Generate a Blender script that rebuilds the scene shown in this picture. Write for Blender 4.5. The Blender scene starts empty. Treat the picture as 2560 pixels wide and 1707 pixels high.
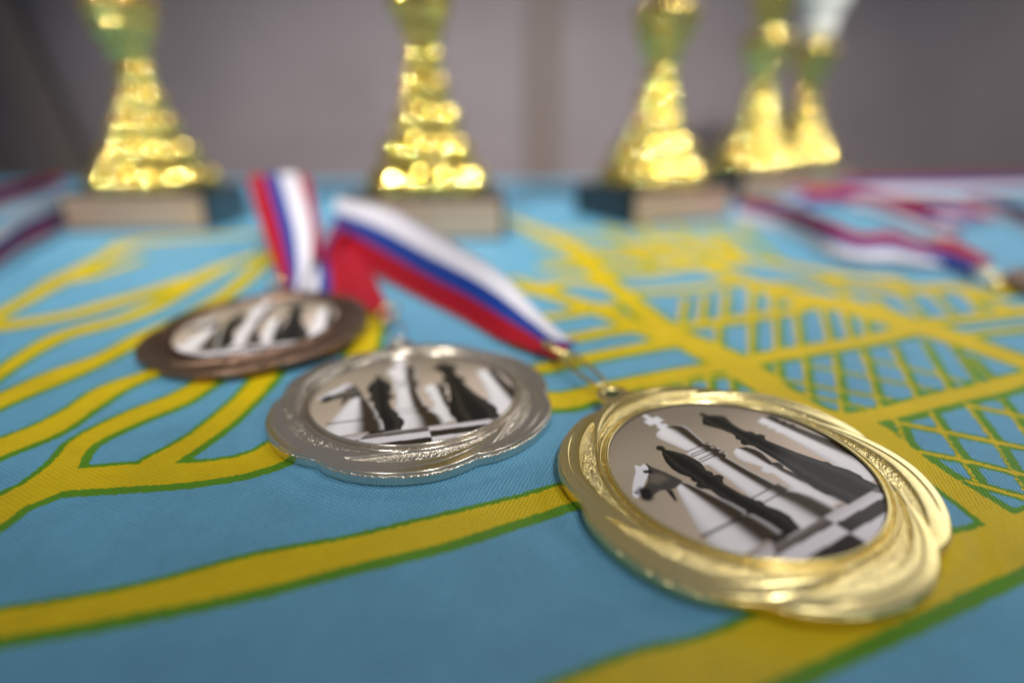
import bpy, bmesh, math, random
import numpy as np
from mathutils import Vector, Matrix

MM = 0.001
random.seed(5)
rng = np.random.default_rng(5)
scene = bpy.context.scene
COL = scene.collection

# ------------------------------------------------------------------ camera
cam_data = bpy.data.cameras.new("camera")
cam = bpy.data.objects.new("camera", cam_data)
COL.objects.link(cam)
cam.location = (0, 0, 66.5 * MM)
cam.rotation_euler = (math.radians(90 - 21.0), 0, 0)
cam_data.sensor_width = 36.0
cam_data.lens = 20.0
cam_data.clip_start = 0.005
cam_data.clip_end = 50
cam_data.dof.use_dof = True
cam_data.dof.focus_distance = 0.1145
cam_data.dof.aperture_fstop = 3.1
scene.camera = cam

# ------------------------------------------------------------------ world: even light of the hall
world = bpy.data.worlds.new("World")
scene.world = world
world.use_nodes = True
bg = world.node_tree.nodes["Background"]
bg.inputs[0].default_value = (1.0, 0.97, 0.98, 1)
bg.inputs[1].default_value = 0.165

# ------------------------------------------------------------------ hall lamps and added spots
def lamp(kind, name, loc, energy, color, size=0.1, aim=(0, 0.25, 0)):
    d = bpy.data.lights.new(name, kind)
    d.energy = energy
    d.color = color
    if kind == 'AREA':
        d.shape = 'RECTANGLE'
        d.size = size[0]
        d.size_y = size[1]
    else:
        d.shadow_soft_size = size
    o = bpy.data.objects.new(name, d)
    COL.objects.link(o)
    o.location = loc
    v = Vector(aim) - Vector(loc)
    o.rotation_euler = v.to_track_quat('-Z', 'Y').to_euler()
    return o

# a long ceiling fitting far beyond the table, and added spots behind the camera light the trophies, cones leaving near cloth dim
lamp('AREA', "ceiling_light", (2.8, 2.5, 2.0), 15, (1, 0.97, 0.95), (2.4, 1.3), (0.05, 0.2, 0))
lamp('AREA', "ceiling_light", (0.9, 0.45, 1.9), 9, (1, 0.96, 0.92), (0.5, 0.3), (0.05, .2, 0))
for x, y, e, tx, ty in ((-0.45, -0.65, 150, -.24, .55), (0.42, -0.60, 130, .12, .54), (0.62, -0.50, 38, .42, .76), (1.3, -0.4, 48, 1.05, .88)):  # last two added to brighten the white cup and the right of the wall
    s = lamp('SPOT', "added_spot", (x, y, 1.35), e, (1, 0.95, 0.87), 0.024, (tx, ty, .08))
    s.data.spot_size = math.radians(37)
    s.data.spot_blend = 1.0

vs = scene.view_settings
vs.view_transform = 'Standard'
vs.look = 'None'
vs.exposure = 0.22
vs.gamma = 1.0
scene.cycles.use_denoising = True
try:
    scene.cycles.denoiser = 'OPENIMAGEDENOISE'
except Exception:
    pass
scene.cycles.max_bounces = 8
scene.cycles.use_adaptive_sampling = False

# ------------------------------------------------------------------ measured shapes (mm on the table / mm on the insert)
ROADS=[
[[-86.5,59.4,2.79],[-73.6,62.1,2.6],[-57.4,66.2,2.89],[-41.1,72.2,4.04],[-27.5,76.7,3.35],[-13.5,81.7,3.54],[0,87.5,2.96],[10.9,91.8,2.85],[28.8,98.8,3.28]],
[[-101.8,79.5,9.46],[-96.1,88.9,4.31],[-94.1,93.7,3.91],[-94.1,100,3.44],[-95.9,107,2.48],[-96.8,113.6,3.12],[-93.1,123.7,3.79],[-87.6,133,3.86],[-84.2,140.7,2.92],[-77.9,151.4,1.67]],
[[-94.4,92.9,4.45],[-92.1,95.4,4.1],[-90.1,97.4,3.95],[-78.1,99.3,4.19],[-65.4,100.6,3.72],[-54.5,104.3,3.84],[-50.2,108.1,4.95],[-42.9,118.6,4.24]],
[[-75.5,104.3,3.51],[-72.4,113.2,2.91],[-70.4,124.7,3.1],[-68.9,148.7,2.72],[-67.5,172.9,2.05]],
[[-45.6,144.2,3.63],[-46.8,162.5,3.97],[-49.7,186.9,3.68],[-54.5,216.2,3.23]],
[[-136.7,113.5,4.63],[-132.2,131.8,4.06],[-128.3,147.7,5.09],[-124.5,161.8,3.43],[-123.3,179.4,3.8],[-120,197.2,3.69],[-120.2,233.7,3.15],[-128.5,293.4,3.59],[-128.1,351.1,3.71]],
[[-140.5,122.8,2.29],[-146.8,149.2,2.28],[-150,164.3,2.75],[-151.2,178.7,3.91],[-147.3,188.1,5.09],[-142.2,196.9,4.04],[-139.9,212.1,4.3],[-141.5,237.1,3.26],[-144.6,265.3,5.24],[-143.9,281.5,4.33],[-138,309.8,3.42]],
[[-194.5,184.5,6.99],[-180.9,189.7,6.42],[-173.4,193.9,5.54],[-164,204.1,5.45],[-159.8,214.9,5.96],[-153.9,230.3,5.84],[-148.2,256.3,4.93]],
[[-182.8,175,2.12],[-193.2,204.4,3.28],[-199.4,226.8,3.66],[-208.3,255.8,5.43],[-214.1,285.1,5.33],[-221.3,315.2,4.99],[-224.6,340,9.14],[-195.5,356.6,5.72],[-155.7,366.4,4.92]],
[[-207.1,254.3,6.71],[-199.1,263.2,4.68],[-196.1,293.7,3.61]],
[[-118.1,102,5.3],[-113.7,109.8,4.46],[-109.7,117.5,4.44],[-108.6,126.8,3.54],[-108.4,138.7,3.77],[-104.1,147.2,2.88],[-96.4,152.9,2.33]],
[[-6.8,442.6,5.1],[31.3,338.6,6.16],[41.8,260.5,4.39],[48.1,219.5,4.35],[53.5,185.6,4.97],[59.8,169.2,6.47],[66.1,154.5,6.51],[70.7,135.9,4.83],[75.7,124.4,4.1],[82.5,117.9,5.53],[84.9,111,3.56],[86.3,99.7,3.21],[88.2,88.7,3.66],[89.3,80.7,3.84],[90.4,72.4,4.03]],
[[63.6,154.1,2.95],[78.2,160.4,3.39],[93.8,166.7,3.42],[118.5,175.8,3.34],[136.7,185.2,3.52],[148.1,189.4,3.25]],
[[57.1,188.3,2.51],[66.3,190.5,3.21],[82.4,196.8,3.18],[105.7,207.1,3.13],[122.2,220,3.24]],
[[66.7,332.2,5.74],[97.4,278.5,5.7],[109.1,242.2,5.97],[121.5,223.6,10.3],[132.8,213.8,10.05],[139.4,198.7,8.89],[145.3,185.4,8.01],[149.7,172.5,6.24],[153.8,157.5,5.47],[156.6,144.1,5.24]],
[[76.5,121.2,2.86],[81.7,121.8,2.79],[94.1,125.7,2.54],[115.6,134.5,2.81],[130.8,140.1,2.68],[144.2,146.1,2.74],[165.8,154.1,2.82]],
[[-2.2,126.6,4.57],[8.2,130.7,4.51],[13.5,131.6,4.27],[20.9,135.8,3.73],[31,140.8,3.35],[50.1,149.1,3.04],[63.6,154.1,3.08]],
[[3.3,149.6,2.53],[16.3,156.4,2.91],[28.8,162.6,2.93],[47.2,171,3.3],[56,174.3,3.52]],
[[3.7,170.6,2.81],[16.7,176.2,3.12],[24.5,179.5,3.11],[32,183.7,3.22],[47,188.3,3.69]],
[[-10.5,192.7,2.17],[11.8,199.6,2.96],[21.2,203.3,2.98],[32.2,211,4.83],[39,213.6,4.1]],
[[5,238.8,3.25],[18.4,227.8,4.11],[27.9,215,4.78],[37.1,202.2,4.43],[45.1,185.9,4.25],[52.5,176.3,4.8]],
[[9.5,238.8,3.59],[28.6,252.6,5.16],[43.6,242.1,4.69]],
[[46.4,232.4,2.96],[62.5,234.9,3.62],[85.8,242.1,3.4],[108.5,254.5,4.04]],
[[40,268,4.47],[62.2,266,4.54],[87.2,278.5,4.09],[106.3,289.7,4.87],[125.9,299.4,5.22]],
[[33.9,304.4,5.21],[60.6,299.3,4.92],[84.9,309.6,4.55],[128.7,338.2,4.64]],
[[109.6,245.5,4.54],[133.9,249,3.01],[158.5,260.1,4.11],[175.3,256.3,5.49]],
[[138.6,197.3,4.21],[151.9,195,2.98],[179.6,202.1,2.99],[196.5,208.3,3.34],[224.5,217.7,3.23]],
[[144,242.1,5.7],[166.7,235.5,3.99],[193.3,242.1,5.88],[203.6,232.4,4.6],[222.1,238.8,4.59],[241.1,235.6,5.01]],
[[193.3,242.1,3.13],[191.9,217.7,3.36],[193.3,204.5,3.68]],
[[125.9,299.3,5.35],[146.2,274.2,5.48],[165.8,256.3,4.91],[177.7,238.8,5.08]],
[[84.3,357.9,5.83],[112.7,326.2,5.67],[125.9,299.3,4.54]],
[[147.8,179,1.4],[165.4,184.1,1.51],[183.1,188.3,1.77]],
[[15.8,276.3,3.79],[37.1,285.1,4.31],[40.4,264,1.08]],
[[0.6,256.3,2.55],[14,240.5,3.25],[18.7,232.4,2.2]],
[[8.2,370,2.62],[61.9,379,3.22],[118.8,388.5,3.77],[164.9,400,3.25]],
[[12,345.8,2.31],[58,353.7,2.83],[111.2,362,3.32],[154.1,372.2,2.86]],
[[15.4,324.4,2.04],[54.6,331.5,2.51],[104.5,338.8,2.96],[144.6,347.8,2.54]],
[[18.5,305.4,1.81],[51.6,311.7,2.23],[98.6,318.2,2.64],[136.2,326.2,2.28]],
[[21.6,286,1.58],[48.5,291.5,1.99],[92.6,297.3,2.35],[127.8,304.3,2.02]],
[[24,270.8,1.36],[46.1,275.8,1.72],[88,281,2.07],[121.2,287.4,1.81]],
[[65.8,404.4,0.84],[66.6,338.2,0.96],[69.4,285.1,1.07]],
[[90.2,404.4,0.84],[87.3,338.2,0.96],[87,285.1,1.07]],
[[114.7,404.4,0.83],[108,338.2,0.96],[104.7,285.1,1.07]],
[[137.8,404.4,0.83],[127.5,338.2,0.96],[121.4,285.1,1.06]],
[[160.8,404.4,0.81],[147,338.2,0.94],[138,285.1,1.06]],
[[0.8,42.7,6.56],[17.1,50.7,5.5],[26.5,54.4,4.4],[38.7,59.6,4.22],[57,67.3,4.5],[73.3,74.2,4.51],[82.6,77.8,4.29],[89,80.4,4.45],[119.5,91.9,4.37]]]
LANES=[
[[73.9,193.8,0.99],[65.6,168.7,0.83]],
[[87.7,198.4,1],[72.9,161.1,0.78]],
[[97.7,200.8,1],[82.1,163.6,0.78]],
[[107.4,205.7,1.02],[89.9,164.9,0.78]],
[[120.2,210.8,1.05],[101.4,168.7,0.8]],
[[126.6,208.2,1.04],[109.6,170.5,0.81]],
[[131.9,204.5,1],[116.1,172.4,0.8]],
[[78,154,0.68],[70.3,135,0.6]],
[[88.5,159.5,0.69],[73.7,125.3,0.56]],
[[99.4,162.7,0.7],[80.9,123.7,0.54]],
[[110.3,166.1,0.72],[92.7,128.1,0.56]],
[[121.7,169.6,0.75],[105.3,132.6,0.58]],
[[135,175.2,0.77],[117.3,137.5,0.59]],
[[142.6,173.3,0.76],[127.9,141.3,0.61]],
[[140.7,161.9,0.72],[133.5,143.3,0.63]],
[[93.3,122.7,0.6],[87.2,107.8,0.54]],
[[104,125.9,0.62],[98,109.5,0.55],[93.2,96.4,0.5]],
[[116.2,130.3,0.63],[109.6,113.1,0.56],[101.3,95,0.48],[97,85.5,0.44]],
[[128.1,135,0.63],[119.6,116.8,0.57],[113,101.5,0.51]],
[[139.6,138.7,0.63],[123.1,107.8,0.51]],
[[70.6,223.3,1.36],[61,194.9,1.14]],
[[79.9,227.7,1.39],[67.7,193.8,1.13]],
[[91,233.9,1.42],[76.6,196.1,1.14]],
[[103.5,237.1,1.43],[88.4,200.8,1.16]],
[[113.3,240.4,1.46],[98.7,204.5,1.19]],
[[118.3,229.3,1.37],[110,209.5,1.22]],
[[131.1,204.5,0.89],[138.5,197.2,0.85]],
[[138.8,232.3,1.5],[136.7,212.2,1.34]],
[[148.1,226.2,1.43],[144.6,207,1.28]],
[[162.7,229.3,1.39],[152.9,202,1.19]],
[[177.6,232.3,1.4],[166.1,204.5,1.19]],
[[191.4,232.3,1.35],[177.7,204.5,1.15]],
[[191.9,217.6,1.24],[185.4,204.5,1.14]],
[[49.8,148.1,0.6],[46.6,138.7,0.57]],
[[56.1,149.6,0.62],[52.8,137.5,0.58]],
[[63.6,152.5,0.62],[58.8,137.5,0.57]],
[[92.7,120.5,0.94],[102.1,115.8,0.92],[113.6,109.7,0.88],[120.9,105.4,0.86]],
[[87.4,108.5,0.8],[97.2,104.2,0.78],[105,99.4,0.76],[111.3,95,0.74]],
[[91.6,96.7,0.7],[98.5,91.7,0.75],[104.7,87.9,0.64]],
[[116.9,129.2,0.98],[125.4,123.8,0.95],[133.2,118.7,0.92]],
[[74.5,144.7,0.67],[85.6,138.7,0.64],[98.4,132.6,0.62]],
[[73,137.5,0.61],[82.2,132,0.59],[91.4,126.4,0.57]],
[[87.6,154,0.68],[100.9,146,0.64],[113.2,138.7,0.61]],
[[71.9,129.2,0.56],[80.7,125.3,0.54]],
[[106.2,160.3,0.76],[116.7,152.5,0.71],[125.3,144,0.67]],
[[36.1,138.7,0.66],[48.4,143.3,0.69],[61,146.7,0.73]]]
CHESS=[
["p",[0.05,0.045,0.042],0.4,[[-14.3,10.9],[-14.3,8.7],[-13.6,7.2],[-12.7,4],[-12.4,2.2],[-15.5,1.6],[-16.8,1.8],[-18,2.7],[-20.7,2.1],[-22,1.6],[-22.7,2.6],[-20.5,4.7],[-17.9,5.9],[-16.2,8.1]]],
["p",[0.12,0.1,0.085],1.5,[[-16.3,7.5],[-14.2,6.2],[-14.2,4.3],[-17.1,4.1],[-18.1,5.4]]],
["p",[0.008,0.007,0.006],0.3,[[-17.1,2.3],[-16.2,1.4],[-17.7,-1.3],[-18.1,-1]]],
["p",[0.6,0.6,0.66],0.2,[[-16.7,11.3],[-16.1,10],[-14.7,10.6],[-14.9,9.2],[-16.3,7.5],[-18.7,6],[-20.7,4.5],[-23,2.9],[-23.7,3.8],[-22.4,5.5],[-19.9,7.8],[-17.8,9.4]]],
["s",[0.008,0.007,0.006],0.5,[[-16.4,8.3],[-15.6,7.9]],1],
["s",[0.008,0.007,0.006],0.3,[[-22.3,4.6],[-22.3,4.4]],0.6],
["s",[0.008,0.007,0.006],1.3,[[-20.8,4],[-21.5,2.6]],2.4]]
BANDS={
"gold_r":dict(a=[[-98.4,315.9,6],[-72.8,270,3],[-38.1,221.9,1],[-18.2,194.3,1],[-5.1,174.3,1],[3.9,163.4,1.5],[9.4,157.9,2],[13.5,153.5,2]],b=[[-97.4,325.3,28.1],[-60,282,27.5],[-28.9,227.5,24.7],[-13.7,206.1,21.4],[-1.7,192.8,15.9],[8.3,184.2,7.2],[15.9,167.7,4.2],[20,160.5,5]],u=[[1,0],[1,0],[1,0],[1,0],[1,0],[1,0],[1,0],[1,0.45]]),
"silver_r1":dict(a=[[-80.7,207.3,1],[-90,242,3],[-96.2,267.3,7],[-101.7,301.1,10],[-110.7,350.8,10]],b=[[-61,202,1.5],[-71.9,238.2,4],[-83.7,267.8,9],[-87,291,13],[-85.3,324.5,13]],u=[[0,1],[0,1],[0,1],[0,1],[0,1]]),
"silver_r2":dict(a=[[-64.3,214.2,1.5],[-75.3,245.7,4],[-91.2,288.6,9],[-100.5,313.4,12],[-98.5,328.8,16]],b=[[-41.4,187.2,1.5],[-48.6,209.3,3],[-68.6,262.5,6],[-84.3,300.3,9],[-83.8,323.2,12]],u=[[0.64,1],[0.64,1],[0.62,1],[0.6,1],[0.6,1]]),
"bronze_r1":dict(a=[[-89.7,215.2,3],[-100.7,237.5,8],[-114.8,263.8,18],[-130,293.2,28],[-153.2,341.3,37]],b=[[-85.8,222.6,3],[-88.6,245.3,9],[-92.7,263.9,19],[-104.4,293.8,29],[-128.4,352.9,38]],u=[[1,0.1],[1,0],[1,0],[1,0],[1,0]]),
"bronze_r2":dict(a=[[-90.8,253.8,10],[-104.2,292,26],[-131,361.8,36]],b=[[-84.2,249.5,9],[-98.8,291.4,25],[-123.4,358.5,35]],u=[[0.85,1],[0.85,1],[0.85,1]]),
"left_r1":dict(a=[[-239.8,242.1,1],[-255.9,279.4,1],[-277.2,322.5,1],[-303.2,388.4,1],[-322.6,432.8,1]],b=[[-250,258.8,15],[-264.4,295.5,16.7],[-282.5,336.4,19.8],[-313.8,401.4,18.2],[-334.8,444.8,17.8]],u=[[1,0],[1,0],[1,0],[1,0],[1,0]]),
"left_r2":dict(a=[[-291.3,304.5,14],[-303.7,342.1,16],[-344.5,446.5,17]],b=[[-299.6,320,30.3],[-313.2,358.9,30.3],[-355,464.9,28.3]],u=[[0,1],[0,1],[0,1]]),
"right_r1":dict(a=[[164.3,422.4,1],[175.6,368.9,1.5],[169.9,303.7,2],[173.4,283.3,3],[189.8,282.8,2],[199.1,275.1,2],[210.8,270.6,2],[210.2,250.4,2]],b=[[173.1,441.6,12.4],[181.4,387.4,15.6],[176.6,321.9,16.1],[184.9,302.7,11.3],[200.8,301.1,13],[213.5,292.9,9.1],[224.4,288.4,10.6],[228.7,265.3,5.8]],u=[[0,1],[0,1],[0,1],[0.05,1],[0,1],[0.1,1],[0.36,1],[0.36,1]]),
"right_r2":dict(a=[[244.8,491.2,2],[288.6,497.5,3],[294.4,441.4,2],[299.4,410,2],[318.9,396.7,2]],b=[[255.1,509.5,13.7],[300.8,516.1,11.9],[309.4,457.8,11.1],[316.1,424.1,12.1],[342.1,402.2,4.7]],u=[[0.45,1],[0.55,1],[0.5,1],[0.1,1],[0.36,1]]),
"right_r3":dict(a=[[307.9,570.6,2],[379.9,551.1,3],[516.1,589.5,2],[581,589.5,2]],b=[[324.6,582.5,14.5],[387.8,568.6,17.3],[525.3,606.1,16.7],[590.2,605.2,17.6]],u=[[0.1,0.9],[0,0.8],[0,0.8],[0,0.8]]),
"right_r4":dict(a=[[219.4,423.7,0.8],[242.2,386.2,0.8],[261.2,350.1,0.8],[289.9,317.5,0.8]],b=[[223.9,423.7,10.9],[240.9,388.7,13.2],[259.9,352.9,13.1],[289.8,321.4,11.1]],u=[[0,0.3],[0,0.3],[0,0.3],[0,0.3]]),
"right_r5":dict(a=[[250.4,546,2],[277.2,526.4,2],[287.8,470,2],[268.9,382.5,2],[252.5,323.8,2]],b=[[261.6,565.3,10.8],[289.3,545.5,10],[303.3,486.9,9],[285.5,398.7,8.2],[269.5,340.1,6.6]],u=[[0.3,1],[0.1,1],[0,1],[0,1],[0,0.8]]),
"right_r6":dict(a=[[362,470,2],[354,420,2],[323.1,350.9,2],[293,289.8,2]],b=[[378.2,485.5,10.6],[367.8,437.1,11.7],[336.7,367.5,12.8],[307,306.2,12.5]],u=[[0,1],[0,1],[0,1],[0,1]])}

# ------------------------------------------------------------------ helpers
def mesh_obj(name, verts, faces, mat, parent=None, smooth=True, scale=MM):
    me = bpy.data.meshes.new(name)
    v = np.asarray(verts, dtype=np.float64) * scale
    me.from_pydata(v.tolist(), [], faces)
    me.update()
    if smooth:
        me.polygons.foreach_set("use_smooth", [True] * len(me.polygons))
    o = bpy.data.objects.new(name, me)
    COL.objects.link(o)
    if mat:
        me.materials.append(mat)
    if parent:
        o.parent = parent
    return o

def empty(name, loc=(0, 0, 0)):
    o = bpy.data.objects.new(name, None)
    COL.objects.link(o)
    o.location = [c * MM for c in loc]
    o.empty_display_size = 0.01
    return o

def tag(o, label=None, cat=None, group=None, kind=None):
    if label: o["label"] = label
    if cat: o["category"] = cat
    if group: o["group"] = group
    if kind: o["kind"] = kind
    return o

def grid_faces(n, m, close_n=False, close_m=False):
    """indices of an n x m vertex grid, row major"""
    i = np.arange(n if close_n else n - 1)
    j = np.arange(m if close_m else m - 1)
    I, J = np.meshgrid(i, j, indexing='ij')
    I2 = (I + 1) % n
    J2 = (J + 1) % m
    return np.stack([I * m + J, I2 * m + J, I2 * m + J2, I * m + J2], -1).reshape(-1, 4)

def float_attr(me, name, vals):
    a = me.attributes.new(name, 'FLOAT', 'POINT')
    a.data.foreach_set("value", np.asarray(vals, np.float32).ravel())

def smoothstep(a, b, x):
    t = np.clip((x - a) / (b - a), 0, 1)
    return t * t * (3 - 2 * t)

def catmull(P, n):
    """smooth curve through the points, n steps a span"""
    P = np.asarray(P, float)
    Q = np.vstack([2 * P[0] - P[1], P, 2 * P[-1] - P[-2]])
    out = []
    for i in range(1, len(Q) - 2):
        for t in np.linspace(0, 1, n, endpoint=False):
            a, b, c, d = Q[i - 1], Q[i], Q[i + 1], Q[i + 2]
            out.append(.5 * (2 * b + (c - a) * t + (2 * a - 5 * b + 4 * c - d) * t * t + (3 * b - a - 3 * c + d) * t ** 3))
    out.append(Q[-2])
    return np.array(out)

# ------------------------------------------------------------------ materials
def new_mat(name):
    m = bpy.data.materials.new(name)
    m.use_nodes = True
    nt = m.node_tree
    b = nt.nodes["Principled BSDF"]
    return m, nt, b

def N(nt, t, **kw):
    n = nt.nodes.new(t)
    for k, v in kw.items():
        setattr(n, k, v)
    return n

def math_node(nt, op, a, b=None, c=None, clamp=False):
    n = N(nt, "ShaderNodeMath", operation=op, use_clamp=clamp)
    for k, v in enumerate((a, b, c)):
        if v is None: continue
        if isinstance(v, (int, float)): n.inputs[k].default_value = v
        else: nt.links.new(v, n.inputs[k])
    return n.outputs[0]

def mix_color(nt, f, a, b):
    n = N(nt, "ShaderNodeMix", data_type='RGBA')
    for s, v in ((n.inputs[0], f), (n.inputs[6], a), (n.inputs[7], b)):
        if isinstance(v, (tuple, list)): s.default_value = (*v, 1) if len(v) == 3 else v
        elif isinstance(v, (int, float)): s.default_value = v
        else: nt.links.new(v, s)
    return n.outputs[2]

def noise(nt, scale, detail=2.0, rough=.5, coord=None, dist=0.0):
    n = N(nt, "ShaderNodeTexNoise")
    n.inputs["Scale"].default_value = scale
    n.inputs["Detail"].default_value = detail
    n.inputs["Roughness"].default_value = rough
    n.inputs["Distortion"].default_value = dist
    if coord is None:
        tc = N(nt, "ShaderNodeTexCoord")
        coord = tc.outputs["Object"]
    nt.links.new(coord, n.inputs["Vector"])
    return n

def bump(nt, b, height, strength, distance):
    n = N(nt, "ShaderNodeBump")
    n.inputs["Strength"].default_value = strength
    n.inputs["Distance"].default_value = distance
    nt.links.new(height, n.inputs["Height"])
    nt.links.new(n.outputs[0], b.inputs["Normal"])
    return n

def cloth_material():
    m, nt, b = new_mat("printed_knit_cloth")
    tc = N(nt, "ShaderNodeTexCoord")
    vo = N(nt, "ShaderNodeTexVoronoi", feature='F1')
    vo.inputs["Scale"].default_value = 1 / 0.00072
    vo.inputs["Randomness"].default_value = 0.18
    mp = N(nt, "ShaderNodeMapping")
    mp.inputs["Rotation"].default_value = (0, 0, math.radians(24))
    mp.inputs["Scale"].default_value = (1, 0.82, 1)
    nt.links.new(tc.outputs["Object"], mp.inputs[0])
    nt.links.new(mp.outputs[0], vo.inputs["Vector"])
    cell = vo.outputs["Distance"]
    stitch = math_node(nt, 'SUBTRACT', vo.outputs["Distance"], .35)
    # print: signed distances (mm) of the yellow and the green ink, teased by the stitches
    ay = N(nt, "ShaderNodeAttribute", attribute_name="ink_yellow")
    ag = N(nt, "ShaderNodeAttribute", attribute_name="ink_green")
    vc = N(nt, "ShaderNodeSeparateColor")
    nt.links.new(vo.outputs["Color"], vc.inputs[0])
    jit = math_node(nt, 'MULTIPLY_ADD', vc.outputs[0], .36, -.18)
    dy = math_node(nt, 'ADD', ay.outputs["Fac"], jit)
    dg = math_node(nt, 'ADD', ag.outputs["Fac"], jit)
    def ink(d):
        r = N(nt, "ShaderNodeMapRange", interpolation_type='SMOOTHSTEP')
        r.inputs[1].default_value = .10
        r.inputs[2].default_value = -.10
        nt.links.new(d, r.inputs[0])
        return r.outputs[0]
    n1 = noise(nt, 30, 3, .6, tc.outputs["Object"])
    blue = mix_color(nt, n1.outputs[0], (.10, .315, .50), (.12, .345, .54))
    c1 = mix_color(nt, ink(dg), blue, (.085, .245, .006))
    c2 = mix_color(nt, ink(dy), c1, (.60, .44, .0))
    # stitch tone: gaps between loops are a little deeper
    gap = N(nt, "ShaderNodeMapRange")
    gap.inputs[1].default_value = .25
    gap.inputs[2].default_value = .75
    gap.inputs[3].default_value = 1.0
    gap.inputs[4].default_value = .72
    nt.links.new(cell, gap.inputs[0])
    vm = N(nt, "ShaderNodeVectorMath", operation='SCALE')
    nt.links.new(c2, vm.inputs[0])
    n3 = noise(nt, 75, 5, .65, tc.outputs["Object"])
    uneven = N(nt, "ShaderNodeMapRange")
    uneven.inputs[1].default_value = .3
    uneven.inputs[2].default_value = .7
    uneven.inputs[3].default_value = .90
    uneven.inputs[4].default_value = 1.08
    nt.links.new(n3.outputs[0], uneven.inputs[0])
    nt.links.new(math_node(nt, 'MULTIPLY', gap.outputs[0], uneven.outputs[0]), vm.inputs["Scale"])
    nt.links.new(vm.outputs[0], b.inputs["Base Color"])
    b.inputs["Roughness"].default_value = .38
    b.inputs["Specular IOR Level"].default_value = .34
    inv = math_node(nt, 'MULTIPLY', cell, -1.0)
    bump(nt, b, inv, 1.0, .0004)
    return m

def metal_material(name, base, dark, rough, grain=True, rough_grain=.24):
    m, nt, b = new_mat(name)
    b.inputs["Metallic"].default_value = 1.0
    tc = N(nt, "ShaderNodeTexCoord")
    n2 = noise(nt, 90, 4, .6, tc.outputs["Object"])
    wear = N(nt, "ShaderNodeMapRange")
    wear.inputs[1].default_value = .35
    wear.inputs[2].default_value = .75
    nt.links.new(n2.outputs[0], wear.inputs[0])
    col = mix_color(nt, wear.outputs[0], base, dark)
    nt.links.new(col, b.inputs["Base Color"])
    r = N(nt, "ShaderNodeMapRange")
    r.inputs[3].default_value = rough * .8
    r.inputs[4].default_value = rough * 1.35
    nt.links.new(n2.outputs[0], r.inputs[0])
    if grain:
        at = N(nt, "ShaderNodeAttribute", attribute_name="grain")
        rr = N(nt, "ShaderNodeMix", data_type='FLOAT')
        nt.links.new(at.outputs["Fac"], rr.inputs[0])
        nt.links.new(r.outputs[0], rr.inputs[2])
        rr.inputs[3].default_value = rough_grain
        nt.links.new(rr.outputs[0], b.inputs["Roughness"])
        gn = noise(nt, 2600, 2, .6, tc.outputs["Object"])
        g = math_node(nt, 'MULTIPLY', gn.outputs[0], at.outputs["Fac"])
        fine = noise(nt, 700, 3, .5, tc.outputs["Object"])
        g2 = math_node(nt, 'MULTIPLY_ADD', fine.outputs[0], .10, g)
        bump(nt, b, g2, .6, .0003)
    else:
        nt.links.new(r.outputs[0], b.inputs["Roughness"])
        fine = noise(nt, 500, 3, .5, tc.outputs["Object"])
        bump(nt, b, fine.outputs[0], .12, .0002)
    return m

def print_material():
    m, nt, b = new_mat("chess_print_under_resin")
    a = N(nt, "ShaderNodeAttribute", attribute_name="print")
    nt.links.new(a.outputs["Color"], b.inputs["Base Color"])
    b.inputs["Roughness"].default_value = .45
    b.inputs["Specular IOR Level"].default_value = .1
    b.inputs["Coat Weight"].default_value = .22
    b.inputs["Coat Roughness"].default_value = .04
    f = noise(nt, 260, 2, .5)
    bump(nt, b, f.outputs[0], .05, .0002)
    return m

def ribbon_material():
    m, nt, b = new_mat("tricolour_satin_ribbon")
    a = N(nt, "ShaderNodeAttribute", attribute_name="across")
    n1 = noise(nt, 900, 2, .6)
    u = math_node(nt, 'MULTIPLY_ADD', n1.outputs[0], .02, a.outputs["Fac"])
    cr = N(nt, "ShaderNodeValToRGB")
    cr.color_ramp.interpolation = 'CONSTANT'
    e = cr.color_ramp.elements
    e[0].position = 0; e[0].color = (.50, .50, .58, 1)
    e[1].position = .36; e[1].color = (.006, .03, .20, 1)
    x = e.new(.655); x.color = (.25, .003, .012, 1)
    nt.links.new(u, cr.inputs[0])
    nt.links.new(cr.outputs[0], b.inputs["Base Color"])
    b.inputs["Roughness"].default_value = .45
    b.inputs["Specular IOR Level"].default_value = .2
    w = N(nt, "ShaderNodeTexWave", wave_type='BANDS', bands_direction='DIAGONAL')
    w.inputs["Scale"].default_value = 700
    w.inputs["Distortion"].default_value = .6
    tc = N(nt, "ShaderNodeTexCoord")
    nt.links.new(tc.outputs["Object"], w.inputs[0])
    bump(nt, b, w.outputs[1], .3, .0002)
    return m

def plain(name, col, rough, metallic=0.0, var=.12, scale=25, coat=0.0):
    m, nt, b = new_mat(name)
    n1 = noise(nt, scale, 4, .6)
    c = mix_color(nt, n1.outputs[0], tuple(x * (1 - var) for x in col), tuple(min(1, x * (1 + var)) for x in col))
    nt.links.new(c, b.inputs["Base Color"])
    b.inputs["Roughness"].default_value = rough
    b.inputs["Metallic"].default_value = metallic
    b.inputs["Coat Weight"].default_value = coat
    bump(nt, b, n1.outputs[0], .1, .0005)
    return m

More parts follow.
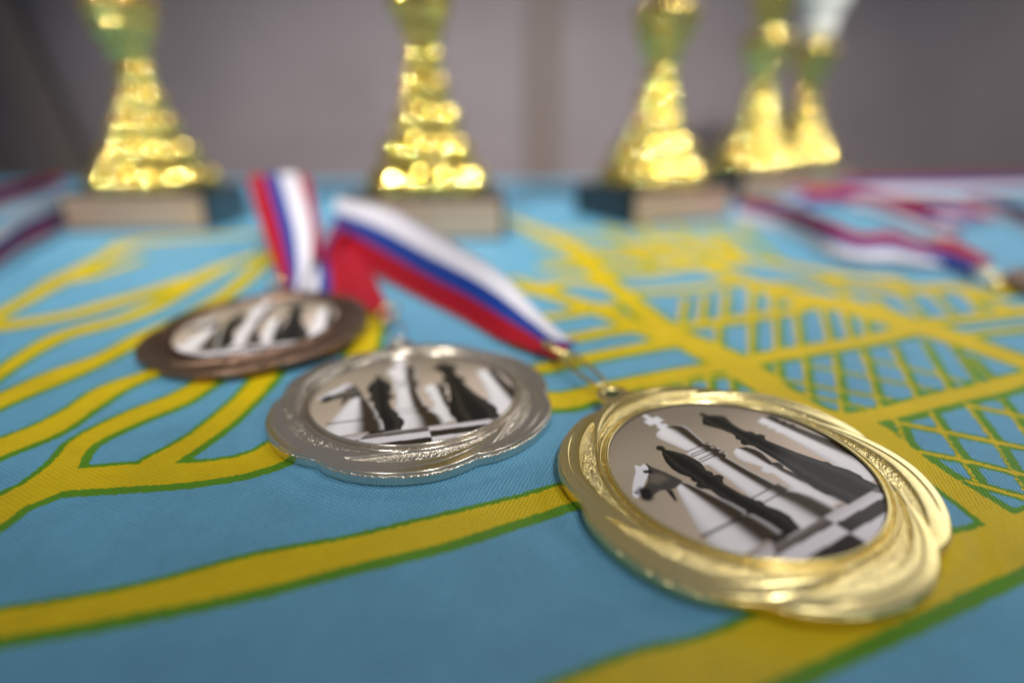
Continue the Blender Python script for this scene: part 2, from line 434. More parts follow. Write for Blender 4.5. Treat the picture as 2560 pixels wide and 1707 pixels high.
MAT_CLOTH = cloth_material()
MAT_GOLD = metal_material("gold_plate", (.88, .755, .38), (.83, .68, .29), .19)
MAT_SILVER = metal_material("nickel_silver_plate", (.76, .70, .61), (.66, .60, .52), .17)
MAT_BRONZE = metal_material("antique_bronze_plate", (.31, .20, .145), (.23, .145, .105), .30)
MAT_TROPHY = metal_material("trophy_gold_plastic", (.90, .71, .22), (.82, .63, .17), .025, grain=False)
MAT_CUP_GLARE = plain("glare_white_cup", (.90, .89, .84), .22, var=.03, coat=.6)  # white base colour stands in for the cup's blown-out glare
MAT_PRINT = print_material()
MAT_RIBBON = ribbon_material()
MAT_BLACK = plain("black_marble", (.012, .016, .02), .22, coat=.3)
MAT_PLAQUE = plain("brushed_plaque_metal", (.50, .375, .275), .32, metallic=.6, scale=60)
MAT_WALL = plain("painted_wall", (.175, .15, .165), .85, var=.3, scale=5)
MAT_BROWN = plain("brown_batten", (.125, .098, .092), .7, scale=12)
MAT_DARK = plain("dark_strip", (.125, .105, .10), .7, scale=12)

# ------------------------------------------------------------------ wall behind the table
def box(name, x0, x1, y0, y1, z0, z1, mat, parent=None, bev=0.0):
    bm = bmesh.new()
    bmesh.ops.create_cube(bm, size=1)
    for v in bm.verts:
        v.co = ((x0 + x1) / 2 + v.co.x * (x1 - x0), (y0 + y1) / 2 + v.co.y * (y1 - y0), (z0 + z1) / 2 + v.co.z * (z1 - z0))
        v.co *= MM
    if bev:
        bmesh.ops.bevel(bm, geom=bm.edges[:], offset=bev * MM, segments=2, affect='EDGES')
    me = bpy.data.meshes.new(name)
    bm.to_mesh(me); bm.free()
    me.materials.append(mat)
    o = bpy.data.objects.new(name, me)
    COL.objects.link(o)
    if parent: o.parent = parent
    return o

wall = box("wall", -1500, 1700, 900, 930, -700, 250, MAT_WALL)
tag(wall, "plain grey mauve wall panel behind the trophies", kind="structure")
box("top_rail", -1500, 1700, 880, 940, 250.5, 275, MAT_DARK, wall, 2)
box("wall_strip", 20, 70, 893, 899.6, -699, 249, MAT_BROWN, wall, 1)
bt = box("wall_strip", -30, 30, -4, 4, -500, 330, MAT_DARK, wall, 1)  # slanted dark strip in front of the wall, at left
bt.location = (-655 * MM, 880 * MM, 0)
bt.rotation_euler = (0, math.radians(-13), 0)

# ------------------------------------------------------------------ tablecloth
def axis(spans):
    out = []
    for a, b, s in spans:
        n = max(1, int(round((b - a) / s)))
        out.append(np.linspace(a, b, n, endpoint=False))
    out.append([spans[-1][1]])
    return np.concatenate(out)

def stroke_sdf(xs, ys, strokes, field, grow, shift):
    for st in strokes:
        for (x0, y0, w0), (x1, y1, w1) in zip(st[:-1], st[1:]):
            x0 += shift[0]; x1 += shift[0]; y0 += shift[1]; y1 += shift[1]
            pad = max(w0, w1) + grow + 9
            i0, i1 = np.searchsorted(xs, (min(x0, x1) - pad, max(x0, x1) + pad))
            j0, j1 = np.searchsorted(ys, (min(y0, y1) - pad, max(y0, y1) + pad))
            if i1 <= i0 or j1 <= j0: continue
            X, Y = np.meshgrid(xs[i0:i1], ys[j0:j1], indexing='ij')
            dx, dy = x1 - x0, y1 - y0
            t = np.clip(((X - x0) * dx + (Y - y0) * dy) / (dx * dx + dy * dy + 1e-9), 0, 1)
            d = np.hypot(X - x0 - t * dx, Y - y0 - t * dy) - (w0 + (w1 - w0) * t) - grow
            field[i0:i1, j0:j1] = np.minimum(field[i0:i1, j0:j1], d)

def smooth_stroke(st):
    if len(st) < 3: return st
    return catmull(st, 5).tolist()

def make_cloth():
    xs = axis([(-900, -330, 16), (-330, -125, 2.0), (-125, 125, .9), (125, 330, 2.0), (330, 900, 16)])
    ys = axis([(-60, 24, 7), (24, 210, .8), (210, 420, 1.7), (420, 745, 6)])
    big = 8.0
    fy = np.full((len(xs), len(ys)), big); fg = fy.copy()
    roads = [smooth_stroke(s) for s in ROADS]
    lanes = [[(x, y, w * 1.0) for x, y, w in s] for s in LANES]
    stroke_sdf(xs, ys, roads, fy, 0.0, (0, 0))
    stroke_sdf(xs, ys, lanes, fy, -.1, (0, 0))
    stroke_sdf(xs, ys, roads, fg, 1.85, (.38, -.55))
    stroke_sdf(xs, ys, lanes, fg, .85, (.7, -.5))
    X, Y = np.meshgrid(xs, ys, indexing='ij')
    z = -.55 + .26 * np.sin(X / 31 + .7 * np.sin(Y / 43)) + .22 * np.sin(Y / 27 + 1.3 + .5 * np.sin(X / 57)) + .05 * np.sin((X + Y) / 9.0)
    # the medals press the knit flat under them
    for cx, cy, gx, gy, lift in ((-24.5, 129.0, 0, 0, .03), (44.3, 95.6, .005, .034, .58), (-83.0, 176.0, .04, .05, 1.98)):
        k = 1 - smoothstep(33, 44, np.hypot(X - cx, Y - cy))
        under = np.minimum(gx * (X - cx) + gy * (Y - cy) + lift, .12)
        z = z * (1 - k) + np.maximum(under, -.7) * k
    V = np.stack([X, Y, z], -1).reshape(-1, 3)
    nx, ny = len(xs), len(ys)
    F = grid_faces(nx, ny)
    # the far edge hangs over the table's back
    back = V.reshape(nx, ny, 3)[:, -1].copy()
    extra = []
    for dy, dz in ((3, -1.5), (5, -6), (5.5, -40), (5.5, -260)):
        e = back.copy(); e[:, 1] += dy; e[:, 2] += dz; extra.append(e)
    rows = [np.arange(nx) * ny + ny - 1]
    base = nx * ny
    VV = [V]
    for k, e in enumerate(extra):
        VV.append(e); rows.append(base + k * nx + np.arange(nx))
    F2 = []
    for a, b in zip(rows[:-1], rows[1:]):
        F2.append(np.stack([a[:-1], a[1:], b[1:], b[:-1]], -1))
    F = np.vstack([F] + F2)[:, ::-1]
    V = np.vstack(VV)
    o = mesh_obj("tablecloth", V, F.tolist(), MAT_CLOTH)
    ex = np.full(4 * nx, 5.0)
    float_attr(o.data, "ink_yellow", np.concatenate([fy.ravel(), ex]))
    float_attr(o.data, "ink_green", np.concatenate([fg.ravel(), ex]))
    tag(o, "blue knitted tablecloth printed with a yellow and green street map", "tablecloth")
    return o
make_cloth()

# ------------------------------------------------------------------ medals
def medal_body_mesh():
    nt_, nr = 1080, 84
    th = np.linspace(0, 2 * np.pi, nt_, endpoint=False)
    NL = 6
    ph = math.radians(51)
    def petals(theta, r):
        """height above the recessed ground and how much of it is petal"""
        h = np.zeros_like(r); m = np.zeros_like(r)
        for k in range(NL):
            t = ((theta - ph) * NL / (2 * np.pi) - k)
            t = (t + NL / 2) % NL - NL / 2           # lobes from this petal's start
            inside = ((t > -.12) & (t < 1.62))
            a = np.clip((t + .12) / 1.74, 0, 1)       # 0..1 along the petal: along the edge, then diving inward
            dive = smoothstep(.40, 1.0, a)
            rc = 32.35 + .45 * np.sin(np.pi * np.clip(a / .55, 0, 1)) - 5.6 * dive
            w = (1.15 + 1.15 * np.sin(np.pi * np.clip(a / .8, 0, 1)) ** .8) * (1 - .9 * smoothstep(.6, 1, a)) * smoothstep(-.06, .10, a)
            x = (r - rc) / np.maximum(w, .05)
            d = w - np.abs(r - rc)
            prof = smoothstep(0, .30, d)
            dome = .13 * np.clip(1 - x * x, 0, 1)
            groove = .16 * np.exp(-((x - .45 + 1.1 * a) / .10) ** 2) * smoothstep(.12, .3, a) * (1 - smoothstep(.7, .85, a))
            hk = (.40 + .30 * a) * prof + dome - groove
            hk = np.where(inside & (np.abs(x) < 1), hk, 0)
            h = np.maximum(h, hk)
            m = np.maximum(m, np.where(inside, smoothstep(0, .25, prof), 0))
        return h, m
    # outline: outermost petal edge
    rr = np.linspace(29, 37, 400)
    TH, RR = np.meshgrid(th, rr, indexing='ij')
    hh, mm_ = petals(TH, RR)
    edge = np.where(hh > .02, RR, 0).max(1)
    R = np.maximum(edge, 33.0) + .12
    ker = np.exp(-(np.arange(-7, 8) / 3.0) ** 2); ker /= ker.sum()
    R = np.convolve(np.concatenate([R[-7:], R, R[:7]]), ker, 'valid')
    s = np.linspace(0, 1, nr)
    r = 25.0 + (R[:, None] - 25.0) * s[None]
    T = np.repeat(th[:, None], nr, 1)
    h, m = petals(T, r)
    def ring(c, w, p=2):
        return np.exp(-np.abs((r - c) / w) ** p)
    z = 2.35 + 1.0 * h
    lip = 2.35 + 1.15 * ring(25.35, .5, 4)
    lip2 = 2.35 + .75 * ring(26.75, .38, 4)
    z = np.maximum(np.maximum(z, lip), lip2)
    z -= .16 * smoothstep(.97, 1.0, s)[None]
    grain = (1 - m) * (1 - np.maximum(ring(25.35, .6, 4), ring(26.75, .5, 4)))
    sand = rng.standard_normal(z.shape)
    sand = (sand + np.roll(sand, 1, 0) + np.roll(sand, 1, 1) + np.roll(np.roll(sand, 1, 0), 1, 1)) / 2
    z += grain * .07 * sand
    V = [np.stack([r * np.cos(T), r * np.sin(T), z], -1)]
    g = [grain]
    # outer wall, underside, inner wall
    def loop(rad, zz):
        V.append(np.stack([rad * np.cos(th), rad * np.sin(th), np.full(nt_, zz) if np.isscalar(zz) else zz], -1)[:, None]); g.append(np.zeros((nt_, 1)))
    zt = z[:, -1]
    loop(R + .07, zt - .10)
    loop(R + .09, zt - .16)
    loop(R + .09, .30)
    loop(R + .05, .2)
    loop(R - .35, 0.0)
    loop(np.full(nt_, 24.0), 0.0)
    V = np.concatenate(V, 1); g = np.concatenate(g, 1)
    n2 = V.shape[1]
    # closing strip between the underside and the inner lip start
    V = V[:, ::1]
    F = grid_faces(nt_, n2, close_n=True, close_m=False)
    me = bpy.data.meshes.new("medal_rim")
    me.from_pydata((V.reshape(-1, 3) * MM).tolist(), [], F.tolist())
    me.update()
    me.polygons.foreach_set("use_smooth", [True] * len(me.polygons))
    float_attr(me, "grain", g.ravel())
    return me

def poly_sdf(px, py, pts):
    """signed distance to a closed polygon, negative inside"""
    P = np.array(pts, float)
    d = np.full(px.shape, 1e9); s = np.ones(px.shape)
    n = len(P)
    for i in range(n):
        a = P[i]; b = P[i - 1]
        e = b - a
        wx, wy = px - a[0], py - a[1]
        t = np.clip((wx * e[0] + wy * e[1]) / (e @ e + 1e-9), 0, 1)
        d = np.minimum(d, (wx - e[0] * t) ** 2 + (wy - e[1] * t) ** 2)
        c1 = py >= a[1]; c2 = py < b[1]; c3 = e[0] * wy > e[1] * wx
        flip = (c1 & c2 & c3) | (~c1 & ~c2 & ~c3)
        s = np.where(flip, -s, s)
    return s * np.sqrt(d)

def line_sdf(px, py, pts, w):
    d = np.full(px.shape, 1e9)
    for a, b in zip(pts[:-1], pts[1:]):
        a = np.array(a, float); e = np.array(b, float) - a
        wx, wy = px - a[0], py - a[1]
        t = np.clip((wx * e[0] + wy * e[1]) / (e @ e + 1e-9), 0, 1)
        d = np.minimum(d, np.hypot(wx - e[0] * t, wy - e[1] * t))
    return d - w

def chaikin(pts, it=2):
    P = np.array(pts, float)
    for _ in range(it):
        Q = np.roll(P, -1, 0)
        P = np.stack([P * .78 + Q * .22, P * .22 + Q * .78], 1).reshape(-1, 2)
    return P

def turned_piece(col, X, Y, prof, top, foot, tone, soft=.22, band=.42):
    """a turned chess piece as printed: half widths along a leaning axis, glossy light across it"""
    P = np.array(prof, float)
    ys = P[::-1, 0]; hs = P[::-1, 1]
    hw = np.interp(Y, ys, hs)
    ax = top + (foot - top) * np.clip((ys[-1] - Y) / (ys[-1] - ys[0]), 0, 1)
    s = (X - ax) / np.maximum(hw, .05)
    inside = np.maximum(np.abs(X - ax) - hw, np.maximum(Y - ys[-1], ys[0] - Y))
    a = (1 - smoothstep(-soft, soft, inside))[..., None]
    if tone == 'white':
        light = .50 + .16 * smoothstep(-1, -.55, s) - .08 * smoothstep(-.3, .2, s)
        dark = smoothstep(band - .42, band + .05, s) * (1 - smoothstep(.78, 1.0, s) * .75)
        c = light[..., None] * np.array([1, .985, 1.04]) * (1 - dark[..., None]) + np.array([.035, .024, .014]) * dark[..., None]
    else:
        k = .006 + .02 * np.exp(-((s + .45) / .16) ** 2) + .02 * np.exp(-((s - .7) / .2) ** 2)
        c = k[..., None] * np.array([1, .93, .82])
    return col * (1 - a) + c * a

def blend(col, d, soft, c):
    a = (1 - smoothstep(-soft, soft, d))[..., None]
    return col * (1 - a) + np.array(c) * a

def print_colors(X, Y):
    # printed picture: warm grey ground, lighter towards the board
    k = smoothstep(-20, 16, Y - .35 * X)[..., None]
    col = np.array([.52, .42, .37]) * (1 - k) + np.array([.31, .26, .20]) * k
    k2 = smoothstep(6, 25, Y + .2 * X)[..., None]
    col = col * (1 - .6 * k2) + np.array([.10, .088, .078]) * .6 * k2
    # chessboard in perspective, out of focus at its far side
    row = np.searchsorted(np.array([17.2, 19.4, 22.0]), -Y - .035 * X)
    depth = np.clip(-Y, 16, 26)
    fx = np.floor((X - .7) * 24 / (depth * 19.0))
    dark = ((fx + row) % 2 == 0)
    board = np.where(dark[..., None], np.array([.022, .016, .014]), np.array([.60, .58, .64]))
    kb = smoothstep(16.2, 17.4, -Y - .035 * X)[..., None]
    far = smoothstep(17, 20, -Y)[..., None]
    board = board * (.45 + .55 * far) + np.array([.30, .26, .25]) * .55 * (1 - far)
    col = col * (1 - kb) + board * kb
    # right hand white piece, cut by the edge
    col = turned_piece(col, X, Y, [(9.6, .4), (9.2, 2.6), (7.6, 3.0), (6.9, 2.4), (5.9, 3.2), (5.2, 2.5), (4.2, 3.4), (3.2, 2.9), (-3, 3.6), (-8.8, 4.7), (-9.4, 5.6), (-10.4, 5.4), (-13, 6.2), (-16.2, 6.6)], 20.6, 22.2, 'white', .3, .3)
    # small white piece between king and queen
    col = turned_piece(col, X, Y, [(4.4, .4), (3.8, 2.1), (2.2, 3.0), (.6, 3.0), (-1.2, 2.2), (-2.6, 1.7), (-3.2, 2.9), (-4.2, 2.8), (-5.0, 1.8), (-9.0, 2.6), (-10.4, 3.8), (-11.6, 4.4), (-13.5, 5.4), (-16.5, 5.8)], 5.4, 6.2, 'white', .3, .35)
    # white king with its cross
    for x0, x1, y0, y1 in ((-2.2, -.9, 18.2, 24.6), (-3.6, .6, 20.4, 22.6), (-2.8, -.2, 18.0, 19.4)):
        cx, cy = (x0 + x1) / 2, (y0 + y1) / 2
        d = np.maximum(np.abs(X - cx) - (x1 - x0) / 2, np.abs(Y - cy) - (y1 - y0) / 2)
        col = blend(col, d, .15, (.62, .62, .68))
    col = turned_piece(col, X, Y, [(18.2, .9), (17.6, 3.0), (16.6, 4.1), (15.2, 4.2), (12, 3.4), (8.8, 2.6), (8.6, 3.3), (7.7, 3.6), (7.5, 2.9), (6.9, 2.9), (6.7, 3.8), (5.7, 4.0), (5.4, 3.0), (4.9, 3.0), (4.6, 3.7), (3.8, 3.5), (3.4, 2.6), (-2, 2.9), (-7.4, 3.7), (-8.0, 4.6), (-9.2, 4.8), (-9.6, 4.0), (-11, 5.4), (-13, 6.4), (-15.4, 6.8), (-17.4, 7.0)], -1.4, -2.2, 'white', .2, .4)
    for yy in (8.7, 7.5, 6.8, 5.5, 4.7, -7.7, -9.6):
        col = blend(col, line_sdf(X, Y, [(-4.4, yy + .2), (2.0, yy + .25)] if yy > 0 else [(-5.6, yy), (2.2, yy + .1)], .13) + .0, .2, (.03, .022, .015))
    # black queen
    col = blend(col, np.hypot(X - 10.0, Y - 17.6) - .8, .18, (.012, .011, .01))
    col = turned_piece(col, X, Y, [(17.0, .6), (16.6, 1.3), (15.6, 2.6), (14.6, 3.5), (13.8, 3.2), (11.2, 2.0), (8.6, 1.6), (7.6, 1.9), (7.2, 2.6), (6.4, 2.7), (6.0, 2.3), (5.4, 3.3), (4.4, 3.5), (3.8, 2.4), (3.0, 2.1), (-3, 3.0), (-7.5, 4.2), (-8.2, 4.9), (-9.3, 4.6), (-11.8, 5.6), (-14, 5.6), (-15.0, 5.0), (-17.8, 5.2)], 10.0, 12.6, 'black', .15)
    # black bishop
    col = blend(col, np.hypot(X + 8.1, Y - 12.7) - .95, .18, (.012, .011, .01))
    col = turned_piece(col, X, Y, [(11.9, .5), (10.6, 1.5), (8.6, 2.6), (6.2, 3.2), (4.4, 3.1), (2.4, 2.2), (1.9, 2.6), (1.2, 2.7), (.7, 2.2), (.2, 3.3), (-.8, 3.5), (-1.4, 2.4), (-2.2, 1.8), (-6, 2.2), (-8.4, 3.0), (-9.0, 3.6), (-10.2, 3.3), (-12.4, 4.3), (-14.2, 4.5), (-16.4, 3.6), (-17.2, 3.4)], -8.1, -8.6, 'black', .15)
    # knight: turned foot and cone below, traced head above
    col = turned_piece(col, X, Y, [(2.2, .8), (1.0, 1.7), (-3, 3.3), (-7, 4.8), (-9.4, 5.4), (-10.0, 4.6), (-10.6, 5.8), (-12.4, 6.3), (-13.8, 6.6), (-16.0, 6.8)], -13.6, -15.6, 'white', .25, .38)
    col = blend(col, line_sdf(X, Y, [(-21, -9.8), (-10.5, -10.2)], .25), .35, (.02, .016, .012))
    for it in CHESS:
        kind, c, soft, pts = it[:4]
        d = poly_sdf(X, Y, chaikin(pts) if len(pts) > 5 else pts) if kind == 'p' else line_sdf(X, Y, pts, it[4] * .5)
        col = blend(col, d, soft * .5, c)
    return col

def insert_mesh():
    n = 262
    ax = np.linspace(-25.3, 25.3, n)
    X, Y = np.meshgrid(ax, ax, indexing='ij')
    col = print_colors(X, Y)
    rad = np.hypot(X, Y)
    z = 2.78 + .10 * (1 - (rad / 25.0) ** 2)
    keep = rad < 25.25
    V = np.stack([X, Y, z], -1).reshape(-1, 3)
    F = grid_faces(n, n)[:, :]
    kk = keep.ravel()
    F = F[kk[F].all(1)]
    used = np.zeros(n * n, bool); used[F.ravel()] = True
    idx = -np.ones(n * n, int); idx[used] = np.arange(used.sum())
    me = bpy.data.meshes.new("insert")
    me.from_pydata((V[used] * MM).tolist(), [], idx[F].tolist())
    me.update()
    me.polygons.foreach_set("use_smooth", [True] * len(me.polygons))
    a = me.attributes.new("print", 'FLOAT_COLOR', 'POINT')
    cc = np.concatenate([col.reshape(-1, 3)[used], np.ones((used.sum(), 1))], 1)
    a.data.foreach_set("color", cc.astype(np.float32).ravel())
    me.materials.append(MAT_PRINT)
    return me

def eyelet_mesh():
    """cast tab with a hole, growing out of the rim at +Y"""
    n = 64
    ang = np.linspace(0, 2 * np.pi, n, endpoint=False)
    hole = np.stack([2.2 * np.cos(ang), 37.4 + 1.5 * np.sin(ang)], 1)
    out = []
    for a in ang:
        c, s_ = math.cos(a), math.sin(a)
        if s_ >= 0:
            out.append((4.1 * c, 37.3 + 3.3 * s_))
        else:
            y = 37.3 + 5.3 * s_
            out.append(((4.1 + 2.1 * (-s_) ** 1.5) * (1 if c > 0 else -1) * abs(c) ** .35, y))
    out = np.array(out)
    V = []
    def ring(P, z): V.append(np.concatenate([P, np.full((n, 1), z)], 1))
    cen = np.array([0, 37.2])
    ring(hole, .5); ring(hole, 2.2); ring(hole + (hole - cen) * .12, 2.5)
    ring(out + (cen - out) * .08, 2.55); ring(out, 2.25); ring(out, .5); ring(out + (cen - out) * .06, .3)
    V = np.array(V)
    F = grid_faces(7, n, close_n=True, close_m=True)
    me = bpy.data.meshes.new("eyelet")
    me.from_pydata((V.reshape(-1, 3) * MM).tolist(), [], F.tolist())
    me.update()
    me.polygons.foreach_set("use_smooth", [True] * len(me.polygons))
    float_attr(me, "grain", np.zeros(7 * n))
    return me

def tube(name, path, rad, mat, parent, closed=True, seg=10):
    P = np.asarray(path, float)
    n = len(P)
    T = (np.roll(P, -1, 0) - np.roll(P, 1, 0)) if closed else np.gradient(P, axis=0)
    T /= np.linalg.norm(T, axis=1)[:, None]
    ref = np.array([.13, .21, .97])
    V = []
    for p, t in zip(P, T):
        a = np.cross(t, ref); a /= np.linalg.norm(a); b = np.cross(t, a)
        for k in range(seg):
            q = 2 * np.pi * k / seg
            V.append(p + rad * (math.cos(q) * a + math.sin(q) * b))
    F = grid_faces(n, seg, close_n=closed, close_m=True)
    o = mesh_obj(name, V, F.tolist(), mat, parent)
    float_attr(o.data, "grain", np.zeros(len(V)))
    return o

def oval(c, along, up, half_len, half_w, n=40):
    """closed link lying in the plane of along and its side vector"""
    c = np.array(c, float); t = np.array(along, float); t /= np.linalg.norm(t)
    s_ = np.cross(np.array(up, float), t); s_ /= np.linalg.norm(s_)
    out = []
    for a in np.linspace(0, 2 * np.pi, n, endpoint=False):
        x, y = math.cos(a), math.sin(a)
        x = math.copysign(abs(x) ** .75, x); y = math.copysign(abs(y) ** .85, y)
        out.append(c + t * half_len * x + s_ * half_w * y)
    return out

def ribbon(name, key, parent=None, bow=1.0, wave=.5):
    B = BANDS[key]
    a = catmull(B['a'], 10); b = catmull(B['b'], 10)
    u = catmull(np.array(B['u'], float), 10)
    n, m = len(a), 13
    v = np.linspace(0, 1, m)
    P = a[:, None] * (1 - v)[None, :, None] + b[:, None] * v[None, :, None]
    T = np.gradient(P, axis=0); S = np.gradient(P, axis=1)
    nn = np.cross(T, S); nn /= np.linalg.norm(nn, axis=2)[..., None] + 1e-9
    if nn[..., 2].mean() < 0: nn = -nn
    k = np.linspace(0, 1, n)
    off = bow * np.sin(np.pi * v)[None] * (.4 + .6 * np.sin(7 * k + 1)[:, None]) + wave * np.sin(17 * k)[:, None] * (v[None] - .5)
    P = P + nn * off[..., None]
    P[..., 2] = np.maximum(P[..., 2], .35)
    th = .22
    top = P + nn * th; bot = P - nn * th
    bot[..., 2] = np.maximum(bot[..., 2], .1)
    V = np.concatenate([top.reshape(-1, 3), bot.reshape(-1, 3)])
    F = grid_faces(n, m)
    q = n * m
    F = np.concatenate([F, F[:, ::-1] + q])
    loop = [i * m for i in range(n)] + [(n - 1) * m + j for j in range(1, m)] + [i * m + m - 1 for i in range(n - 2, -1, -1)] + [j for j in range(m - 2, 0, -1)]
    side = [(loop[i], loop[(i + 1) % len(loop)], loop[(i + 1) % len(loop)] + q, loop[i] + q) for i in range(len(loop))]
    o = mesh_obj(name, V, F.tolist() + side, MAT_RIBBON, parent)
    U = u[:, :1] * (1 - v)[None] + u[:, 1:2] * v[None]
    float_attr(o.data, "across", np.concatenate([U.ravel(), U.ravel()]))
    return o

RIM = medal_body_mesh()
INS = insert_mesh()
EYE = eyelet_mesh()

def make_medal(name, mat, center, tilt, up_deg, lift, label):
    root = empty(name, (center[0], center[1], 0))
    tag(root, label, "medal", "chess medals on the cloth")
    nrm = Vector((-tilt[0], -tilt[1], 1)).normalized()
    a = math.radians(up_deg)
    up = Vector((math.cos(a), math.sin(a), 0)); up = (up - nrm * up.dot(nrm)).normalized()
    rt = up.cross(nrm)
    M = Matrix((rt, up, nrm)).transposed().to_4x4()
    M.translation = Vector((0, 0, lift * MM))
    parts = []
    for nm, me in (("rim", RIM), ("insert", INS), ("eyelet", EYE)):
        if nm != "insert":
            me = me.copy(); me.materials.append(mat)
        o = bpy.data.objects.new(nm, me)
        COL.objects.link(o)
        o.parent = root
        o.matrix_local = M
        parts.append(o)
    return root

def attach(obj, root):
    """parent a part that was built in table coordinates"""
    obj.parent = root
    obj.location = -root.location

gold = make_medal("gold_medal", MAT_GOLD, (44.3, 95.6), (.005, .034), 121.1, .6, "gold medal with a sharp chess picture, nearest the camera at right")
silver = make_medal("silver_medal", MAT_SILVER, (-24.5, 129.0), (0, 0), 106.3, .05, "silver medal with a chess picture lying between gold and bronze medals")
bronze = make_medal("bronze_medal", MAT_BRONZE, (-83.0, 176.0), (.04, .05), 100.8, 2.0, "dark bronze medal with a chess picture, left of the silver medal")
edge_medal = make_medal("bronze_medal", MAT_BRONZE, (247, 226), (0, .02), 150, .6, "blurred brown medal cut off by the right edge of the photo")

attach(ribbon("ribbon", "gold_r", None, 1.0, .6), gold)
attach(tube("oval_link", oval((19.2, 144.0, 3.3), (-.42, .90, .06), (0, 0, 1), 10.5, 2.6), .6, MAT_GOLD, None), gold)
attach(tube("jump_ring", oval((14.2, 156.0, 4.0), (-.8, .5, .25), (.2, .3, 1), 5.2, 4.4), .7, MAT_GOLD, None), gold)

attach(ribbon("ribbon", "silver_r1", None, .8, .5), silver)
attach(ribbon("ribbon", "silver_r2", None, .8, .5), silver)
attach(tube("jump_ring", oval((-43.5, 190.5, 4.4), (.25, .9, .3), (0, -.3, 1), 5.0, 3.2), .5, MAT_GOLD, None), silver)
attach(tube("oval_link", oval((-38.7, 176.5, 3.6), (-.3, .92, .0), (0, 0, 1), 10.5, 2.4), .4, MAT_SILVER, None), silver)

attach(ribbon("ribbon", "bronze_r1", None, .8, .5), bronze)
attach(ribbon("ribbon", "bronze_r2", None, .5, .5), bronze)
attach(tube("jump_ring", oval((-92.5, 217.5, 6.0), (-.25, .9, .35), (0, -.3, 1), 5.6, 3.4), .55, MAT_GOLD, None), bronze)

attach(ribbon("ribbon", "right_r1", None, 1.0, .8), edge_medal)
attach(tube("jump_ring", oval((213, 246, 3.0), (-.7, .6, .2), (0, -.3, 1), 7, 4), .6, MAT_GOLD, None), edge_medal)

for key, lab in (("left_r1", "white blue and red ribbon lying at the left edge of the table"),
                 ("left_r2", "maroon topped ribbon behind the ribbon at the left edge"),
                 ("right_r2", "short ribbon with a red and blue end behind the front right ribbon"),
                 ("right_r3", "pale ribbon farthest back at the right edge of the table"),
                 ("right_r5", "maroon and navy ribbon running out from beside the bright cup trophy"),
                 ("right_r6", "white and red ribbon nearest the right edge above the cut off medal")):
    tag(ribbon("medal_ribbon", key, None, 1.0, .8), lab, "ribbon", "loose ends of medal ribbons")

# ------------------------------------------------------------------ trophies
def lathe_square(name, prof, mat, parent, nseg=192, flutes=0, seed=None, tiers=None, amp=1.0):
    """prof: list of (height, half width, squareness, flute amplitude); with tiers the skin is cut
    into rows of convex facets, each leaning and swelling a little differently"""
    P = np.array(prof, float)
    th = np.linspace(0, 2 * np.pi, nseg, endpoint=False)
    c, s_ = np.cos(th), np.sin(th)
    if tiers is not None:
        rn = np.random.default_rng(seed)
        lean = rn.uniform(-1, 1, (len(tiers), flutes)); nod = rn.uniform(-1, 1, (len(tiers), flutes)); swell = rn.uniform(.8, 1.2, (len(tiers), flutes))
    V = []
    for h, w, q, fa in P:
        n = 2 + q * 4
        rr = w / (np.abs(c) ** n + np.abs(s_) ** n) ** (1 / n)
        if tiers is not None:
            k = min(max(np.searchsorted(tiers, h) - 1, 0), len(tiers) - 2)
            t = np.clip((h - tiers[k]) / (tiers[k + 1] - tiers[k]), 0, 1) * 2 - 1
            f = th * flutes / (2 * np.pi) + .5 * (k % 2)
            i = np.floor(f).astype(int) % flutes
            u = (f % 1) * 2 - 1
            fw = w * np.pi / flutes                     # half facet width
            fh = (tiers[k + 1] - tiers[k]) / 2
            rim = np.clip((1 - np.abs(u)) * 4, 0, 1) * np.clip((1 - abs(t)) * 4, 0, 1)
            rr = rr + amp * swell[k, i] * (.66 * fw * (1 - u * u) + .55 * fh * (1 - t * t)) + rim * (.2 * fw * lean[k, i] * u + .10 * fh * nod[k, i] * t)
        elif flutes:
            rr = rr + fa * (1 - (((th * flutes / (2 * np.pi)) % 1) * 2 - 1) ** 2)
        V.append(np.stack([rr * c, rr * s_, np.full(nseg, h)], 1))
    V = np.array(V)
    F = grid_faces(len(P), nseg, close_m=True)[:, ::-1].tolist()
    k = (len(P) - 1) * nseg
    F.append([k + i for i in range(nseg)])
    F.append([nseg - 1 - i for i in range(nseg)])
    o = mesh_obj(name, V.reshape(-1, 3), F, mat, parent)
    float_attr(o.data, "grain", np.zeros(len(P) * nseg))
    return o

TIERS = np.array([22, 41, 58, 74, 90, 104.5])
def column_profile():
    keys_h = np.array([24, 30, 38, 46, 55, 66, 78, 90, 104])
    keys_w = np.array([35, 34, 31, 27, 22.5, 18.2, 14.8, 12.2, 10.6]) * .93 - 3.8
    return [(h, np.interp(h, keys_h, keys_w), np.interp(h, [24, 60, 104], [.75, .55, .15]), 0) for h in np.linspace(24.2, 104, 160)]

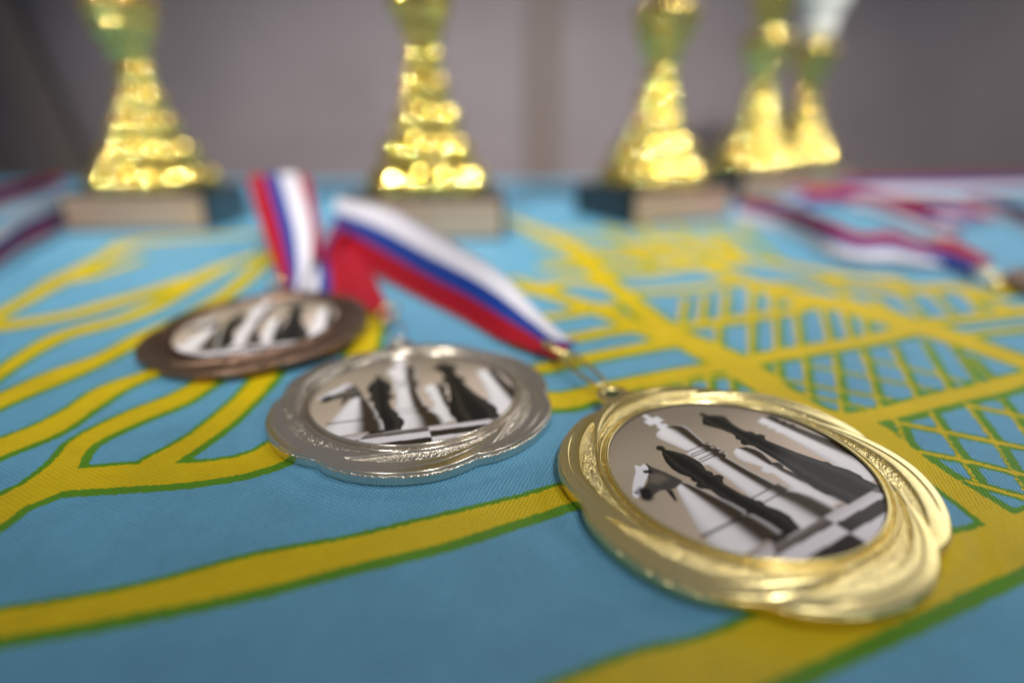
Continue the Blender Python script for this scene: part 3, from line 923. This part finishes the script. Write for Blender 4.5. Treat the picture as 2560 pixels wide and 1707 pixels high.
def make_trophy(loc, rot, cup_mat, label, size=1.0):
    root = empty("trophy", loc)
    root.rotation_euler = (0, 0, math.radians(rot))
    root.scale = (size,) * 3
    tag(root, label, "trophy", "gold trophies standing at the back of the table")
    def bx(name, x0, x1, y0, y1, z0, z1, mat, par, bev):
        o = box(name, x0, x1, y0, y1, z0, z1, mat, None, bev); o.parent = par; return o
    base = bx("base", -46, 46, -36, 36, -.3, 24, MAT_BLACK, root, 1.2)
    bx("plaque", -43.5, 43.5, -37.2, -36.1, 1.5, 22, MAT_PLAQUE, base, .4)
    lathe_square("column", column_profile(), MAT_TROPHY, root, 400, 16, int(abs(loc[0])) + 3, TIERS)
    kh = np.array([104, 107, 112, 118, 124, 131, 137, 142])
    kw = np.array([9.0, 9.8, 11.6, 14.0, 16.0, 17.2, 17.4, 15.5])
    pk = [(h, np.interp(h, kh, kw) - 1, .5, 0) for h in np.linspace(104, 142, 70)]
    lathe_square("knob", pk, MAT_TROPHY, root, 240, 12, int(abs(loc[0])) + 9, np.array([104, 115, 127, 142.5]), .45)
    st = [(142 + 4 * t, 9.2 - 2.5 * math.sin(math.pi * t) + .6 * math.sin(t * 19), 0, 0) for t in np.linspace(0, 1, 24)]
    lathe_square("stem", st, MAT_TROPHY, root)
    cp = []
    for t in np.linspace(0, 1, 50):
        cp.append((146 + 92 * t, 8.0 + 30 * t ** .8 + 1.6 * math.sin(t * 20) * (1 - t), 0, 1.1 * (1 - t * .5)))
    for t in np.linspace(1, .1, 30):
        cp.append((146 + 92 * t + (2 if t < 1 else 0), (8.0 + 30 * t ** .8) * .94 - 1.0, 0, 0))
    lathe_square("cup", cp, cup_mat, root, flutes=20)
    return root

make_trophy((-249, 413, 0), 4, MAT_TROPHY, "gold trophy on a black block, leftmost, beside the left edge ribbons")
make_trophy((-54, 384, 0), 2, MAT_TROPHY, "gold trophy behind the gold medal's ribbon, in the middle of the table", 1.06)
make_trophy((106, 445, 0), 27, MAT_TROPHY, "gold trophy turned to show the black side of its block")
make_trophy((232, 578, 0), 24, MAT_TROPHY, "gold trophy half hidden behind the turned trophy's pale plaque")
make_trophy((317, 664, 0), 20, MAT_CUP_GLARE, "trophy with a cup coloured white for its glare, farthest back at right")
